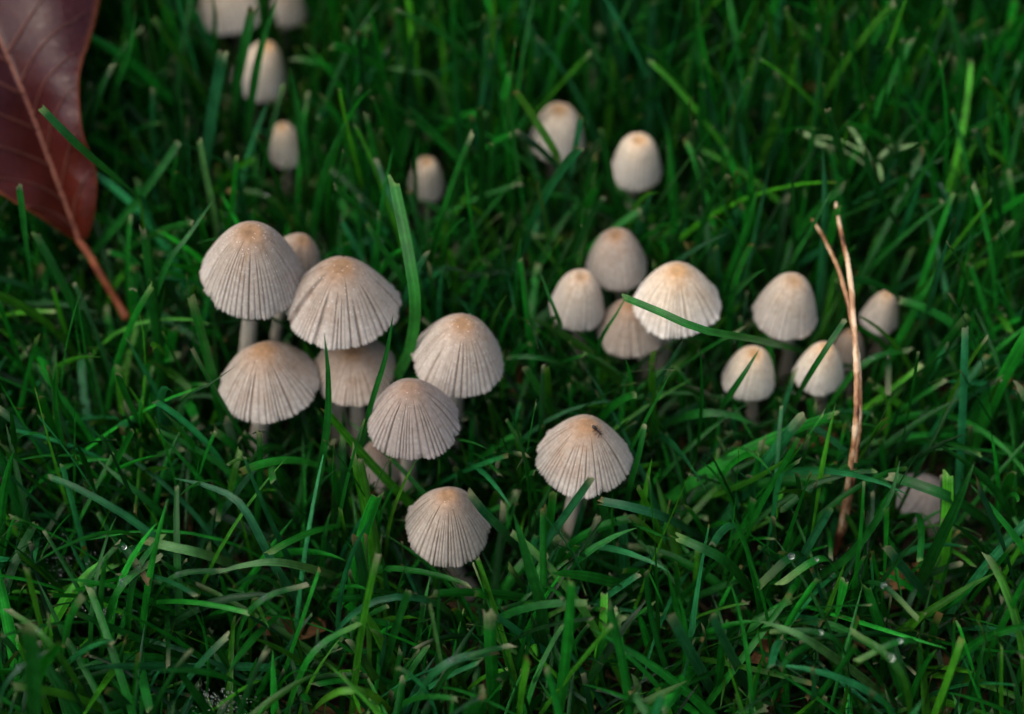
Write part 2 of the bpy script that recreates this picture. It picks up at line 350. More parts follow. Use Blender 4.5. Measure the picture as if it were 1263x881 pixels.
MUSH = [
 # xc, ytop, ybot, width, rim z, e, tilt to viewer, lean right, grooves, depth, tone, stem foot (px, py), label
 (311, 273, 392, 126, 33, 2.1, 2, 6, 62, .035, 'grey', (300, 505), 'tall grey-beige cap speckled white, upper left of the big cluster'),
 (364, 287, 348, 68, 27, 2.2, 0, 18, 44, .03, 'tan', (340, 490), 'tan cap half hidden behind the tall speckled cap'),
 (422, 316, 429, 140, 30, 1.75, -6, 4, 58, .045, 'grey', (425, 555), 'widest wavy-ribbed cap at the top centre of the big cluster'),
 (332, 420, 521, 126, 22, 1.5, -5, -2, 60, .045, 'grey', (322, 585), 'broad ribbed cap with tan crown, lowest on the left of the big cluster'),
 (437, 415, 500, 106, 20, 1.9, -2, 2, 50, .045, 'tan', (445, 570), 'shaded ribbed cap tucked under the widest cap'),
 (565, 387, 491, 115, 25, 2.1, 0, 6, 56, .035, 'grey', (548, 580), 'smooth-shouldered cap with ochre crown, rightmost of the big cluster'),
 (510, 467, 569, 114, 25, 1.65, 1, 0, 58, .042, 'mauve', (505, 632), 'evenly ribbed mauve-grey cap in front of the ochre-crowned cap'),
 (470, 540, 601, 60, 10, 2.0, 0, 0, 32, .04, 'mauve', (468, 625), 'small shaded cap low behind the evenly ribbed mauve cap'),
 (552, 600, 699, 106, 17, 1.7, 3, 2, 58, .042, 'grey', (580, 728), 'lone ribbed cap nearest the camera, below the big cluster'),
 (720, 512, 613, 118, 22, 1.6, -3, 2, 60, .040, 'grey', (700, 690), 'lone ribbed cap with a tiny dark insect on its crown'),
 (761, 281, 359, 76, 21, 2.8, 0, -3, 44, .025, 'grey', (765, 425), 'bell-shaped greyish cap at the back of the right-hand cluster of four'),
 (712, 332, 409, 69, 20, 3.4, 0, 3, 40, .025, 'pale', (716, 455), 'bell-shaped pale cap, leftmost of the right-hand cluster of four'),
 (779, 366, 441, 86, 17, 1.9, -2, -4, 48, .035, 'tan', (795, 478), 'greyish-tan ribbed cap leaning under the large cream cap'),
 (835, 323, 417, 108, 26, 1.85, -1, -4, 56, .035, 'cream', (815, 480), 'large cream cap with orange crown dimple, crossed by a grass blade'),
 (968, 336, 420, 79, 21, 3.0, 0, 2, 48, .028, 'pale', (968, 470), 'pale bell-shaped cap standing alone left of the pine needles'),
 (923, 426, 496, 66, 15, 3.3, 0, 2, 40, .028, 'cream', (925, 535), 'small cream bell cap low on the left below the pale bell cap'),
 (1009, 421, 488, 62, 16, 2.6, 0, 2, 40, .030, 'cream', (1005, 535), 'small cream cap just left of the pine needles with a blade across it'),
 (1044, 400, 456, 44, 11, 2.6, 0, 0, 32, .025, 'tan', (1045, 480), 'little tan cap half hidden behind the pine needles'),
 (1084, 356, 413, 47, 14, 2.7, 0, 3, 34, .020, 'pale', (1082, 440), 'little pale cap on the far right beyond the pine needles'),
 (785, 164, 236, 62, 20, 4.2, 0, 0, 36, .018, 'cream', (788, 290), 'blurred thimble-shaped cream cap alone in the background centre'),
 (687, 127, 200, 68, 18, 3.9, 0, 2, 36, .018, 'cream', (690, 240), 'blurred cream cap behind a slanting grass blade in the background'),
 (526, 193, 250, 46, 13, 4.0, 0, 2, 30, .018, 'cream', (526, 275), 'smallest blurred cream cap in the grass behind the big cluster'),
 (356, 150, 208, 46, 14, 3.6, 0, -4, 30, .018, 'cream', (356, 235), 'small blurred cap half covered by tall blades, upper left'),
 (320, 50, 125, 68, 16, 2.5, 0, 14, 36, .020, 'cream', (318, 155), 'blurred cream cap behind tall blades, below the two caps at the top edge'),
 (286, -30, 42, 86, 18, 2.5, 0, -6, 40, .020, 'cream', (295, 75), 'blurred broad cream cap cut off by the top edge of the picture'),
 (356, -28, 33, 46, 16, 2.5, 0, 6, 30, .020, 'pale', (352, 65), 'blurred smaller cap beside the broad one at the top edge'),
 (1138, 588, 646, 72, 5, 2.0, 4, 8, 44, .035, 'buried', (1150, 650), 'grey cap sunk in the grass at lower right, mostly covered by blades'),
]
TONES = {  # crown, body, edge
 'grey': ((0.245, 0.145, 0.076), (0.360, 0.312, 0.262), (0.435, 0.400, 0.360)),
 'tan': ((0.235, 0.142, 0.078), (0.318, 0.262, 0.212), (0.375, 0.328, 0.285)),
 'mauve': ((0.225, 0.146, 0.098), (0.328, 0.280, 0.246), (0.395, 0.355, 0.332)),
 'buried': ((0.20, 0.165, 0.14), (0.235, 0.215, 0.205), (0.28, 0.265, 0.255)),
 'pale': ((0.35, 0.230, 0.130), (0.490, 0.428, 0.350), (0.56, 0.515, 0.465)),
 'cream': ((0.42, 0.255, 0.120), (0.64, 0.560, 0.445), (0.68, 0.63, 0.56)),
}
CAPS = []
for i, (xc, yt, yb, wpx, rz, e, tilt, lean, N, dep, tone, foot, label) in enumerate(MUSH):
    # rim centre: semi-minor axis of the rim below it
    tilt = tilt+2
    q = P(xc, 0.5*(yt+yb)+8, rz); dd = ray(xc, 0.5*(yt+yb)); dd /= np.linalg.norm(dd)
    pe = math.asin(-dd[2]) + math.radians(tilt)
    yc = yb - 0.5*wpx*math.sin(pe)*0.985
    q = P(xc, yc, rz); mm = scale_at(q); R = 0.5*wpx*mm
    need = (yc-yt)*mm
    lo, hi = 0.1*R, 4*R
    rho = np.linspace(0, 1, 200)
    for _ in range(40):
        H = 0.5*(lo+hi); top = (H*prof(rho, e)*math.cos(pe)+R*rho*math.sin(pe)).max()
        if top < need: lo = H
        else: hi = H
    H = min(max(H, 0.7*R), 2.3*R)
    big = wpx > 85
    N = int(N*.94); seg = N*(9 if big else 7); dep *= .74
    me = cap_mesh(R, H, e, N, dep, 100+i, seg, 44 if big else 32, 0.025)
    ft = P(foot[0], foot[1], 0.0); ft[2] = -1.0
    root = empty('mushroom', ft)
    tag(root, label, 'mushroom', 'small ribbed mushrooms growing in the lawn')
    cr_, bo_, ed_ = TONES[tone]
    jit = 1+random.uniform(-.09, .09)
    mat = cap_material(i, tuple(x*jit for x in cr_), tuple(x*jit for x in bo_), tuple(x*jit for x in ed_), 1.0 if i in (0, 2, 5) else 0.5)
    co = obj('cap', me, mat, root)
    # tilt: about x towards the viewer, about y to the right
    rot = Matrix.Rotation(math.radians(lean), 4, 'Y') @ Matrix.Rotation(math.radians(tilt), 4, 'X') @ Matrix.Rotation(random.uniform(0, 6.28), 4, 'Z')
    co.matrix_local = Matrix.Translation(Vector((q-ft)*U)) @ rot
    obj('gill_layer', gill_mesh(R, H, e, 40), M_GILL, co)
    axis = np.array(rot.to_3x3() @ Vector((0, 0, 1)))
    topi = q + axis*(H*0.86)
    rs = min(max(0.155*R, 0.75), 1.15)
    a0 = ft-ft; a3 = topi-ft; a2 = q-ft-axis*1.5; a1 = a0*0.55+a2*0.45+np.array([random.uniform(-1, 1), random.uniform(-1, 1), 2.0])
    pts = cr([a0, a1, a2, a3], 22)
    rad = rs*np.interp(np.linspace(0, 1, 22), [0, .08, .25, .7, 1], [1.75, 1.6, 1.2, 0.95, 0.85])*(1+0.05*np.sin(np.linspace(0, 9, 22)+i))
    V, F = tube(pts, rad, 14)
    obj('stem', mesh_np('stem', V, F), M_STEM, root)
    cc = q+axis*H*0.4
    CAPS.append(dict(q=q, R=R, H=H, axis=axis, c=cc, rad=max(R, H*0.62)*1.06, e=e, rot=rot))
    STEMS.append((pts+ft, rs*1.5))
for i in range(len(CAPS)):
    for j in range(i):
        a, b_ = CAPS[i], CAPS[j]
        if np.linalg.norm((a['c']-b_['c'])) < (a['R']+b_['R'])*0.9: print('CLOSE', j+1, i+1, np.round(a['c']-b_['c'], 1), round(a['R']+b_['R'], 1))
print('HW', [(k+1, round(c['H']/c['R']/2, 2), round(c['R']*2, 1)) for k, c in enumerate(CAPS)])

# ------------------------------------------------------------------ copper leaf
def copper_leaf():
    rows = [((96, 297), (98, 297), (101, 296)), ((80, 289), (95, 288), (111, 287)), ((52, 270), (83, 257), (119, 242)), ((10, 245), (70, 222), (118, 207)), ((-40, 214), (56, 184), (103, 166)),
            ((-78, 172), (42, 146), (98, 122)), ((-104, 112), (28, 112), (100, 84)), ((-120, 50), (14, 80), (113, 44)), ((-128, -30), (0, 48), (123, 2)), ((-130, -105), (-22, -2), (128, -50)),
            ((-126, -175), (-45, -60), (108, -112)), ((-118, -230), (-68, -125), (60, -170)), ((-110, -262), (-88, -185), (-5, -222)), ((-104, -262), (-102, -246), (-98, -262))]
    zm = np.array([21, 22, 25, 28, 31, 34, 37, 39, 41, 43, 45, 47, 48, 48.])
    zl = zm+np.array([0, .5, 1.5, 3, 4, 5, 5, 5, 5, 4, 3, 2, 1, 0]); zr = zm+np.array([0, 1, 3, 3, 5.5, 6, 5, 3, 2, 1, 0, 0, 0, 0.])
    Lp = cr([P(*r[0], z) for r, z in zip(rows, zl)], 66); Mp = cr([P(*r[1], z) for r, z in zip(rows, zm)], 66); Rp = cr([P(*r[2], z) for r, z in zip(rows, zr)], 66)
    ft = P(157, 393, 12.0)
    root = empty('fallen_leaf', (ft[0], ft[1], 0)); o = np.array([ft[0], ft[1], 0.0])
    us = np.linspace(-1, 1, 33); V = []; E = []
    nrm = np.cross(Rp[30]-Lp[30], Mp[60]-Mp[6]); nrm /= np.linalg.norm(nrm)
    if nrm[2] < 0: nrm = -nrm
    def at(i, u):
        a = Lp[i] if u < 0 else Rp[i]; k = abs(u)
        q = Mp[i]*(1-k)+a*k
        wv = np.linalg.norm(a-Mp[i])
        return q + nrm*(wv*(0.10 if u < 0 else 0.20)*math.sin(math.pi*k) + 0.35*math.sin(i*0.9+3*k)*k*(1-k)*2 + 0.25*math.sin(i*1.9+u*4)*k*k*min(1, wv/8))
    for i in range(66):
        for u in us: V.append(at(i, u)-o); E.append(abs(u))
    n = len(V); V = V+[v-nrm*0.28 for v in V]; E = E+E
    idx = np.arange(66*33).reshape(66, 33)
    top = np.stack([idx[:-1, :-1], idx[:-1, 1:], idx[1:, 1:], idx[1:, :-1]], -1).reshape(-1, 4)
    bot = top[:, ::-1]+n
    bd = np.concatenate([idx[0, :], idx[1:, -1], idx[-1, ::-1][1:], idx[::-1, 0][1:]])
    rim = np.stack([bd[:-1], bd[:-1]+n, bd[1:]+n, bd[1:]], 1)
    KEEPOUT.extend([(at(i, u), 2.6) for i in range(0, 66, 4) for u in np.linspace(-1, 1, 11)])
    obj('leaf_blade', mesh_np('leaf_blade', np.array(V), np.vstack([top, bot, rim]), dict(edge=np.array(E), along=np.tile(np.repeat(np.linspace(0, 1, 66), 33), 2))), M_LEAF, root)
    mid = np.array([at(i, 0)+nrm*.12 for i in range(66)])-o
    V, F = tube(mid, np.linspace(.40, .08, 66), 8); mv = obj('midrib', mesh_np('midrib', V, F), M_VEIN, root)
    for sgn in (-1, 1):
        for i0 in range(5, 58, 6):
            j = i0+(2 if sgn > 0 else 0); pts = []
            for t in np.linspace(0, .93, 14):
                ii = min(64.0, j+t*11*(1-.25*t)); a = int(ii); f = ii-a
                pts.append(at(a, sgn*t)*(1-f)+at(a+1, sgn*t)*f+nrm*.16-o)
            V, F = tube(np.array(pts), np.linspace(.17, .05, 14), 6); obj('side_vein', mesh_np('side_vein', V, F), M_SVEIN, root)
    KEEPOUT.extend([(P(a, b_, z), 1.6) for a, b_, z in ((104, 305, 20), (115, 322, 18.5), (126, 342, 17), (135, 356, 15.5), (143, 370, 14), (152, 385, 13))])
    pts = cr([Mp[1]-o+nrm*.1, Mp[0]-o, P(110, 314, 19.5)-o, P(126, 342, 17)-o, P(143, 370, 14)-o, P(157, 393, 12)-o], 26)
    V, F = tube(pts, np.interp(np.linspace(0, 1, 26), [0, .2, .85, 1], [.50, .54, .48, .70]), 10); obj('leaf_stalk', mesh_np('leaf_stalk', V, F), M_PETIOLE, root)
    tag(root, 'glossy dark copper-red leaf with orange midrib and stalk, upper left', 'leaf')
copper_leaf()

# ------------------------------------------------------------------ grass blades
AC5 = np.array([-1, -.52, 0, .52, 1.0]); AC3 = np.array([-1, 0, 1.0])
def tgrid(s):                                # rows along a blade, closer together at the mown end
    return np.concatenate([np.linspace(0, .90, s-3), [.955, .98, 1.0]]) if s >= 9 else np.concatenate([np.linspace(0, .93, s-1), [1.0]])
def blades(C, side, width, fold, tint, cut, ac, tipcol, rg, basepale=0.25):
    """C (n,s,3) centre lines, side (n,s,3) unit width directions, width (n,), fold (n,), tint (n,3), cut (n,) bool"""
    n, s, _ = C.shape; k = len(ac); t = tgrid(s)
    T = np.gradient(C, axis=1); T /= np.linalg.norm(T, axis=2, keepdims=True)+1e-9
    Nn = np.cross(side, T)
    wp_cut = np.interp(t, [0, .15, .5, .9, 1], [.62, .85, 1, .88, .80]); wp_pt = np.interp(t, [0, .15, .45, .75, .92, 1], [.6, .85, 1, .86, .48, .03])
    wp = np.where(cut[:, None], wp_cut, wp_pt)*width[:, None]*0.5
    V = C[:, :, None, :] + side[:, :, None, :]*(wp[:, :, None]*ac)[..., None] + Nn[:, :, None, :]*((wp*fold[:, None])[:, :, None]*(np.abs(ac)**1.4))[..., None]
    # torn mown ends
    rag = rg.normal(0, 0.16, (n, k))*cut[:, None]*width[:, None] + (ac*rg.normal(0, .30, (n, 1)))*cut[:, None]*width[:, None]
    V[:, -1] += T[:, -1][:, None, :]*rag[..., None]
    col_ = np.repeat(tint[:, None, :], s, 1)
    bp = np.interp(t, [0, .3, .55], [1, .45, 0])[None, :, None]*basepale
    col_ = col_*(1-bp)+np.array([.07, .13, .03])*bp
    L = np.linalg.norm(np.diff(C, axis=1), axis=2).sum(1)
    tipl = np.clip((.5+rg.random(n)**2*2.2)/L, 0.012, .2)
    tp = np.clip((t[None, :]-(1-tipl[:, None]))/tipl[:, None], 0, 1)*(cut[:, None]*0.85+0.15)
    tp *= rg.uniform(.5, 1, n)[:, None]
    col_ = col_*(1-tp[..., None])+tipcol[:, None, :]*tp[..., None]
    colv = np.repeat(col_[:, :, None, :], k, 2)
    idx = np.arange(n*s*k).reshape(n, s, k)
    F = np.stack([idx[:, :-1, :-1], idx[:, :-1, 1:], idx[:, 1:, 1:], idx[:, 1:, :-1]], -1).reshape(-1, 4)
    return V.reshape(-1, 3), F, colv.reshape(-1, 3), np.broadcast_to(ac, (n, s, k)).reshape(-1), np.broadcast_to(t[None, :, None], (n, s, k)).reshape(-1)
def tipcolours(n, rg):
    a = np.array([.40, .42, .24]); b_ = np.array([.20, .36, .10]); c = np.array([.26, .15, .06])
    u = rg.random((n, 1)); v = rg.random((n, 1))
    return np.where(v < .6, a*(0.6+0.5*u), np.where(v < .85, b_*(0.6+.6*u), c))
def greens(n, rg):
    base = np.array([.006, .132, .009]); yel = np.array([.034, .200, .008]); blu = np.array([.010, .118, .034]); drk = np.array([.003, .058, .006])
    u = rg.random((n, 1)); c = np.where(u < .55, base, np.where(u < .70, yel, np.where(u < .86, blu, drk)))
    return c*np.exp(rg.normal(-.05, .52, (n, 1)))*(1+rg.normal(0, .06, (n, 3)))
def grow(n, x, y, rg, Lr, wr, tilt, bend, s, ac, cutp, green=True, z0=-1.0, upright=None):
    L = rg.uniform(*Lr, n); wd = rg.uniform(*wr, n)
    az = rg.uniform(0, 2*np.pi, n); th0 = np.abs(rg.normal(0, tilt, n)); kb = np.abs(rg.normal(0, bend, n))*np.where(rg.random(n) < .12, -.6, 1)
    if upright is not None:
        th0 *= upright; kb *= upright
    t = tgrid(s); dt = np.diff(t)
    th = th0[:, None]+kb[:, None]*t[None, :]**1.6
    th = np.minimum(th, 1.95)
    daz = rg.normal(0, .35, n)[:, None]*t[None, :]
    a = az[:, None]+daz
    step = np.stack([np.sin(th)*np.cos(a), np.sin(th)*np.sin(a), np.cos(th)], -1)*L[:, None, None]
    C = np.concatenate([np.zeros((n, 1, 3)), np.cumsum(step[:, :-1]*dt[None, :, None], axis=1)], 1)
    C[:, :, 0] += x[:, None]; C[:, :, 1] += y[:, None]; C[:, :, 2] += z0
    C[:, :, 2] = np.maximum(C[:, :, 2], 0.4*t[None, :]+z0)
    T = np.gradient(C, axis=1); T /= np.linalg.norm(T, axis=2, keepdims=True)+1e-9
    h = np.stack([-np.sin(a), np.cos(a), np.zeros_like(a)], -1)
    side = h-T*(h*T).sum(2, keepdims=True); side /= np.linalg.norm(side, axis=2, keepdims=True)+1e-9
    nn = np.cross(side, T); ro = (rg.normal(0, .45, n)[:, None]+rg.normal(0, .8, n)[:, None]*t[None, :])[..., None]
    side = side*np.cos(ro)+nn*np.sin(ro)
    return dict(C=C, side=side, width=wd, fold=rg.uniform(.12, .55, n), cut=rg.random(n) < cutp)
def keep_mask(C, pad, front):
    """blades stay out of caps and stems, and do not lean across the open front of a cap"""
    n = len(C); ok = np.ones(n, bool)
    for ci, c in enumerate(CAPS):
        v = CAM-c['c']; v /= np.linalg.norm(v)
        r = C-c['c']; along = (r*v).sum(2); d2 = (r**2).sum(2)
        perp = np.sqrt(np.maximum(d2-along**2, 0))
        ok &= ~((d2 < (c['rad']+pad)**2).any(1))
        if front: ok &= ~(((along > 0) & (perp < c['R']*{7: .25, 26: .42, 22: .75, 23: .8, 24: .8, 25: .7, 18: .8, 20: .85}.get(ci, 1.02))).any(1))
    for q, r in KEEPOUT:
        near = (np.abs(C[:, 0, 0]-q[0]) < 45) & (np.abs(C[:, 0, 1]-q[1]+8) < 50)
        dd_ = C[near]-q; hit = ((dd_**2).sum(2) < r*r).any(1)
        if front:
            v = (CAM-q)/np.linalg.norm(CAM-q); al_ = (dd_*v).sum(2); hit |= ((al_ > 0) & ((dd_**2).sum(2)-al_**2 < r*r)).any(1)
        ok[np.where(near)[0][hit]] = False
    for pts, r in STEMS:
        for q in pts[::3]: ok &= ~((((C-q)**2).sum(2) < (r+.6)**2).any(1))
    return ok
def sub(d, m): return {k: v[m] for k, v in d.items()}
def turf(name, label, parts, mat, kind='stuff', cat='grass'):
    Vs, Fs, Cs, As, Ts, o = [], [], [], [], [], 0
    for V, F, c, a, t in parts:
        Vs.append(V); Fs.append(F+o); Cs.append(c); As.append(a); Ts.append(t); o += len(V)
    me = mesh_np(name, np.vstack(Vs), np.vstack(Fs), dict(tint=np.vstack(Cs), across=np.concatenate(As), along=np.concatenate(Ts)))
    return tag(obj(name, me, mat), label, cat, kind=kind)
def scatter(n, rg, x0, x1, y0, y1): return rg.uniform(x0, x1, n), rg.uniform(y0, y1, n)

# ------------------------------------------------------------------ single blades one can point to
HERO = []
def hero(label, path, wpx, z, colr='g', cut=True, roll=0.0, fold=.3, group=None):
    """path of (px,py) from tip to foot, z heights from tip to foot (mm)"""
    zs = np.interp(np.linspace(0, 1, len(path)), np.linspace(0, 1, len(z)), z)
    pts = np.array([P(a, b_, h) for (a, b_), h in zip(path, zs)])[::-1]
    if pts[0][2] > 1.0:                      # root it in the soil
        dr = pts[0]-pts[1]; dr[2] = 0; ln = np.linalg.norm(dr)+1e-6
        ft = pts[0]+dr/ln*min(ln, pts[0][2]*.35); ft[2] = -.8
        pts = np.vstack([ft, pts])
    C0 = cr(pts, 120); sl = np.concatenate([[0], np.cumsum(np.linalg.norm(np.diff(C0, axis=0), axis=1))]); sl /= sl[-1]
    C = np.stack([np.interp(tgrid(22), sl, C0[:, k]) for k in range(3)], 1)[None]
    mm = scale_at(pts[-1])
    T = np.gradient(C, axis=1); T /= np.linalg.norm(T, axis=2, keepdims=True)
    v = CAM-C; v /= np.linalg.norm(v, axis=2, keepdims=True)
    # widest towards open sky, then rolled by its own angle
    upn = np.array([-.05, -.45, 1.0]); h = np.cross(T, np.broadcast_to(upn, T.shape)); h /= np.linalg.norm(h, axis=2, keepdims=True)+1e-9
    for k in range(1, h.shape[1]):
        if (h[0, k]*h[0, k-1]).sum() < 0: h[0, k] *= -1
    nn = np.cross(h, T); t = tgrid(22)
    ro = (math.radians(roll)+0.25*np.sin(t*2+len(HERO)))[None, :, None]
    side = h*np.cos(ro)+nn*np.sin(ro)
    fac = 1/max(.45, abs(math.cos(math.radians(roll))))
    cols = dict(g=(.009, .125, .014), y=(.055, .215, .014), b=(.015, .130, .046), d=(.004, .066, .008), l=(.024, .205, .024), p=(.085, .26, .070))
    rg2 = np.random.default_rng(500+len(HERO))
    V, F, c, a, tt = blades(C, side, np.array([wpx*mm*fac]), np.array([fold]), np.array([cols[colr]])*np.exp(rg2.normal(0, .08)), np.array([cut]), AC5, tipcolours(1, rg2), rg2)
    o = V[np.argmin(V[:, 2])].copy()
    KEEPOUT.extend([(C[0, k], .55*wpx*mm) for k in range(6, 22, 2)])
    ob = obj('grass_shoot', mesh_np('grass_shoot', V-o, F, dict(tint=c, across=a, along=tt)), M_GRASS, None, o)
    tag(ob, label, 'grass blade', group or 'single grass blades standing out of the lawn'); HERO.append(ob)
hero('widest bright green blade rising behind the big cluster, between the widest and ochre-crowned caps', [(486, 222), (498, 280), (509, 340), (513, 385), (506, 432), (486, 480)], 16, [46, 42, 38, 33, 26, 17], 'l', True)
hero('slim blade slanting across the right side of the shaded cap under the widest cap', [(485, 388), (476, 440), (458, 500), (440, 575)], 9, [43, 36, 28, 12], 'g', False)
hero('dark upright blade in front of the widest cap, at the left of the shaded cap', [(400, 411), (405, 470), (402, 540), (384, 640)], 11, [46, 40, 30, 6], 'g', False)
hero('long dark blade lying across the large cream cap', [(768, 367), (808, 383), (865, 407), (936, 421), (1000, 440)], 12, [40, 41, 40, 30, 10], 'l', True)
hero('thin blade leaning over the greyish-tan cap under the cream cap', [(778, 356), (760, 388), (741, 420), (730, 470)], 6, [34, 32, 27, 8], 'g', False)
hero('thin blade touching the left edge of the leftmost cap of four', [(664, 330), (676, 362), (690, 398), (700, 440)], 7, [36, 33, 28, 8], 'g', False)
hero('blade slanting over the small cream bell cap low left', [(937, 430), (920, 458), (898, 492), (876, 530)], 11, [33, 32, 24, 4], 'g', False)
hero('thin blade slanting over the small cream cap left of the pine needles', [(1042, 395), (1018, 432), (992, 474), (975, 510)], 8, [36, 34, 26, 6], 'g', True)
hero('bright slanting blade in front of the blurred cap in the background', [(635, 112), (662, 152), (688, 196), (706, 250)], 11, [44, 38, 32, 8], 'y', True)
hero('dark blade crossing the copper leaf from its tip', [(50, 132), (100, 182), (165, 236), (215, 285)], 12, [56, 50, 34, 8], 'g', True)
hero('slanting blade right of the copper leaf stalk with blunt end', [(221, 175), (176, 240), (120, 306), (95, 345)], 11, [38, 30, 18, 4], 'g', True)
hero('pale stiff blade above the tall speckled cap', [(246, 172), (254, 215), (266, 275), (270, 330)], 9, [40, 34, 24, 4], 'p', True)
hero('long curved blade left of the tall speckled cap', [(264, 246), (232, 292), (205, 330), (176, 420), (165, 500)], 11, [40, 38, 34, 20, 2], 'g', False)
hero('short blade standing in front of the lower edge of the copper leaf', [(24, 228), (32, 290), (42, 360), (48, 420)], 11, [46, 38, 22, 2], 'g', True)
hero('tall blade left of the blurred cap at the top', [(276, 62), (264, 130), (255, 200), (252, 260)], 17, [44, 34, 22, 4], 'b', True)
hero('dark blade standing right before the blurred cap below the top edge', [(312, 8), (301, 60), (292, 115), (286, 190)], 14, [46, 40, 30, 8], 'g', True)
hero('long dark blade running down between the two caps at the top edge', [(343, -5), (322, 60), (310, 130), (302, 215)], 13, [50, 42, 30, 6], 'g', False)
hero('tall blade covering the right half of the small blurred cap', [(357, 82), (368, 140), (376, 200), (382, 260)], 14, [46, 38, 28, 6], 'g', False)
hero('short blade leaning on the upper right of the nearest lone cap', [(577, 606), (598, 632), (620, 655), (650, 690)], 12, [32, 28, 20, 2], 'b', True)
hero('thin pale curved blade below the evenly ribbed mauve cap', [(514, 566), (496, 602), (480, 650), (474, 710)], 6, [34, 28, 18, 3], 'y', False)
hero('short cut blade between the mauve cap and the nearest lone cap', [(559, 576), (574, 592), (590, 612)], 9, [22, 16, 6], 'g', True)
hero('straight blade slanting across the lower edge of the cap with the insect', [(730, 589), (700, 632), (660, 688), (632, 730)], 11, [35, 27, 13, 2], 'b', True)
hero('blunt horizontal blade right below the cap with the insect', [(739, 618), (778, 626), (822, 640), (870, 668)], 13, [24, 24, 20, 4], 'b', True)
hero('upright blade at the right edge of the cap with the insect', [(795, 524), (788, 560), (776, 604), (768, 650)], 8, [34, 30, 20, 2], 'g', True)
hero('blade hanging down beneath the cap with the insect', [(742, 612), (748, 650), (748, 690), (744, 730)], 12, [20, 15, 9, 0], 'g', True)
hero('thin dark blade lying over the left edge of the broad ribbed cap', [(290, 452), (262, 472), (228, 492), (190, 540)], 6, [36, 34, 28, 2], 'd', False)
hero('long blade slanting down right in the lower left grass', [(118, 566), (160, 600), (202, 636), (250, 690)], 10, [26, 24, 18, 2], 'g', False)
hero('kinked long blade reaching from left of centre to the bottom', [(215, 590), (262, 602), (300, 626), (344, 706), (402, 786)], 11, [26, 27, 27, 18, 2], 'b', False)
hero('pale green blade lying almost flat with pointed left end', [(257, 710), (300, 698), (350, 695), (425, 716)], 12, [24, 25, 24, 6], 'p', False)
hero('blade with torn whitish end lying flat in the lower left', [(180, 667), (212, 675), (250, 684), (310, 706)], 13, [20, 21, 19, 4], 'p', True)
hero('broad dark upright blade right of the nearest lone cap', [(633, 632), (652, 695), (668, 755), (676, 850)], 16, [34, 27, 18, 1], 'g', False)
hero('straight blade with blunt end below the nearest lone cap', [(505, 728), (488, 778), (466, 850)], 12, [30, 20, 3], 'g', True)
hero('arched blade bending left below the nearest lone cap', [(405, 798), (420, 772), (446, 750), (480, 737), (526, 740), (560, 760)], 9, [14, 20, 24, 26, 22, 6], 'b', False)
hero('thin pale stalk rising from the bottom edge near the centre', [(530, 745), (541, 800), (555, 880), (560, 915)], 5, [34, 24, 8, 0], 'p', True)
hero('yellowish arched blade at the bottom edge', [(380, 884), (402, 862), (430, 851), (460, 858), (488, 884)], 9, [6, 20, 26, 22, 6], 'y', False)
hero('long light blade lying at bottom right with pointed left end', [(935, 766), (968, 776), (1004, 795), (1078, 850)], 13, [26, 28, 26, 8], 'p', False)
hero('broad stiff blade with torn end slanting at the bottom, left of the pale arched blade', [(826, 758), (852, 806), (886, 868)], 15, [32, 22, 4], 'b', True)
hero('narrower torn-ended blade right beside the broad stiff one at the bottom', [(878, 758), (894, 792), (914, 832), (930, 870)], 12, [32, 24, 12, 0], 'b', True)
hero('dark curving blade with torn end left of the lower right bare needle tip', [(834, 662), (868, 677), (900, 697), (938, 746)], 13, [28, 28, 24, 4], 'g', True)
hero('straight blade leaning right below the pine needle tip', [(1025, 626), (996, 676), (960, 744)], 11, [34, 24, 4], 'b', True)
hero('long sweeping blade curving up to the right past the pine needle tip', [(1110, 568), (1094, 620), (1042, 690), (974, 730)], 11, [34, 31, 20, 4], 'g', False)
hero('broad upright blade standing over the sunken grey cap', [(1202, 570), (1180, 620), (1142, 700), (1112, 760)], 17, [38, 32, 16, 1], 'g', False)
hero('blade with torn end lying across the sunken grey cap', [(1096, 587), (1136, 600), (1176, 617), (1230, 655)], 15, [22, 24, 22, 6], 'g', True)
hero('blunt blade pointing up left below the sunken grey cap', [(1092, 673), (1118, 706), (1160, 756)], 13, [30, 22, 3], 'b', True)
hero('tall dark blade standing above the fork of the pine needles', [(1020, 133), (1034, 180), (1044, 225), (1052, 300)], 10, [50, 42, 32, 8], 'd', True)
hero('curved blade right of the tall dark one above the needles', [(1065, 186), (1078, 226), (1100, 268), (1124, 310)], 9, [44, 38, 28, 8], 'd', True)
hero('straight blade slanting up right towards the upper right corner', [(1177, 155), (1140, 210), (1104, 266), (1075, 320)], 8, [48, 38, 26, 6], 'g', False)
hero('upright blade right of the little pale far-right cap', [(1173, 284), (1155, 340), (1142, 392), (1132, 450)], 11, [42, 34, 22, 2], 'b', False)
hero('blurred blunt blade right of the large cream cap', [(882, 304), (886, 350), (888, 400)], 9, [32, 22, 8], 'b', True)
hero('blurred upright blade between the two background caps on the left', [(606, 176), (605, 215), (603, 256), (600, 300)], 8, [38, 30, 18, 2], 'g', True)
hero('pale upright blade right of the blurred background cap', [(717, 142), (707, 200), (694, 270), (688, 310)], 9, [40, 32, 14, 2], 'b', True)
hero('short pale blade lying flat near the top edge left of centre', [(474, 84), (505, 88), (542, 108)], 8, [30, 32, 26], 'p', False)
hero('blade with rounded end lying left below the small cream bell cap', [(932, 524), (895, 511), (855, 512), (815, 530)], 13, [20, 22, 20, 6], 'g', False)
hero('broad blurred blade standing close to the camera at bottom left', [(36, 770), (40, 810), (44, 868), (46, 920)], 24, [52, 44, 30, 10], 'g', True)
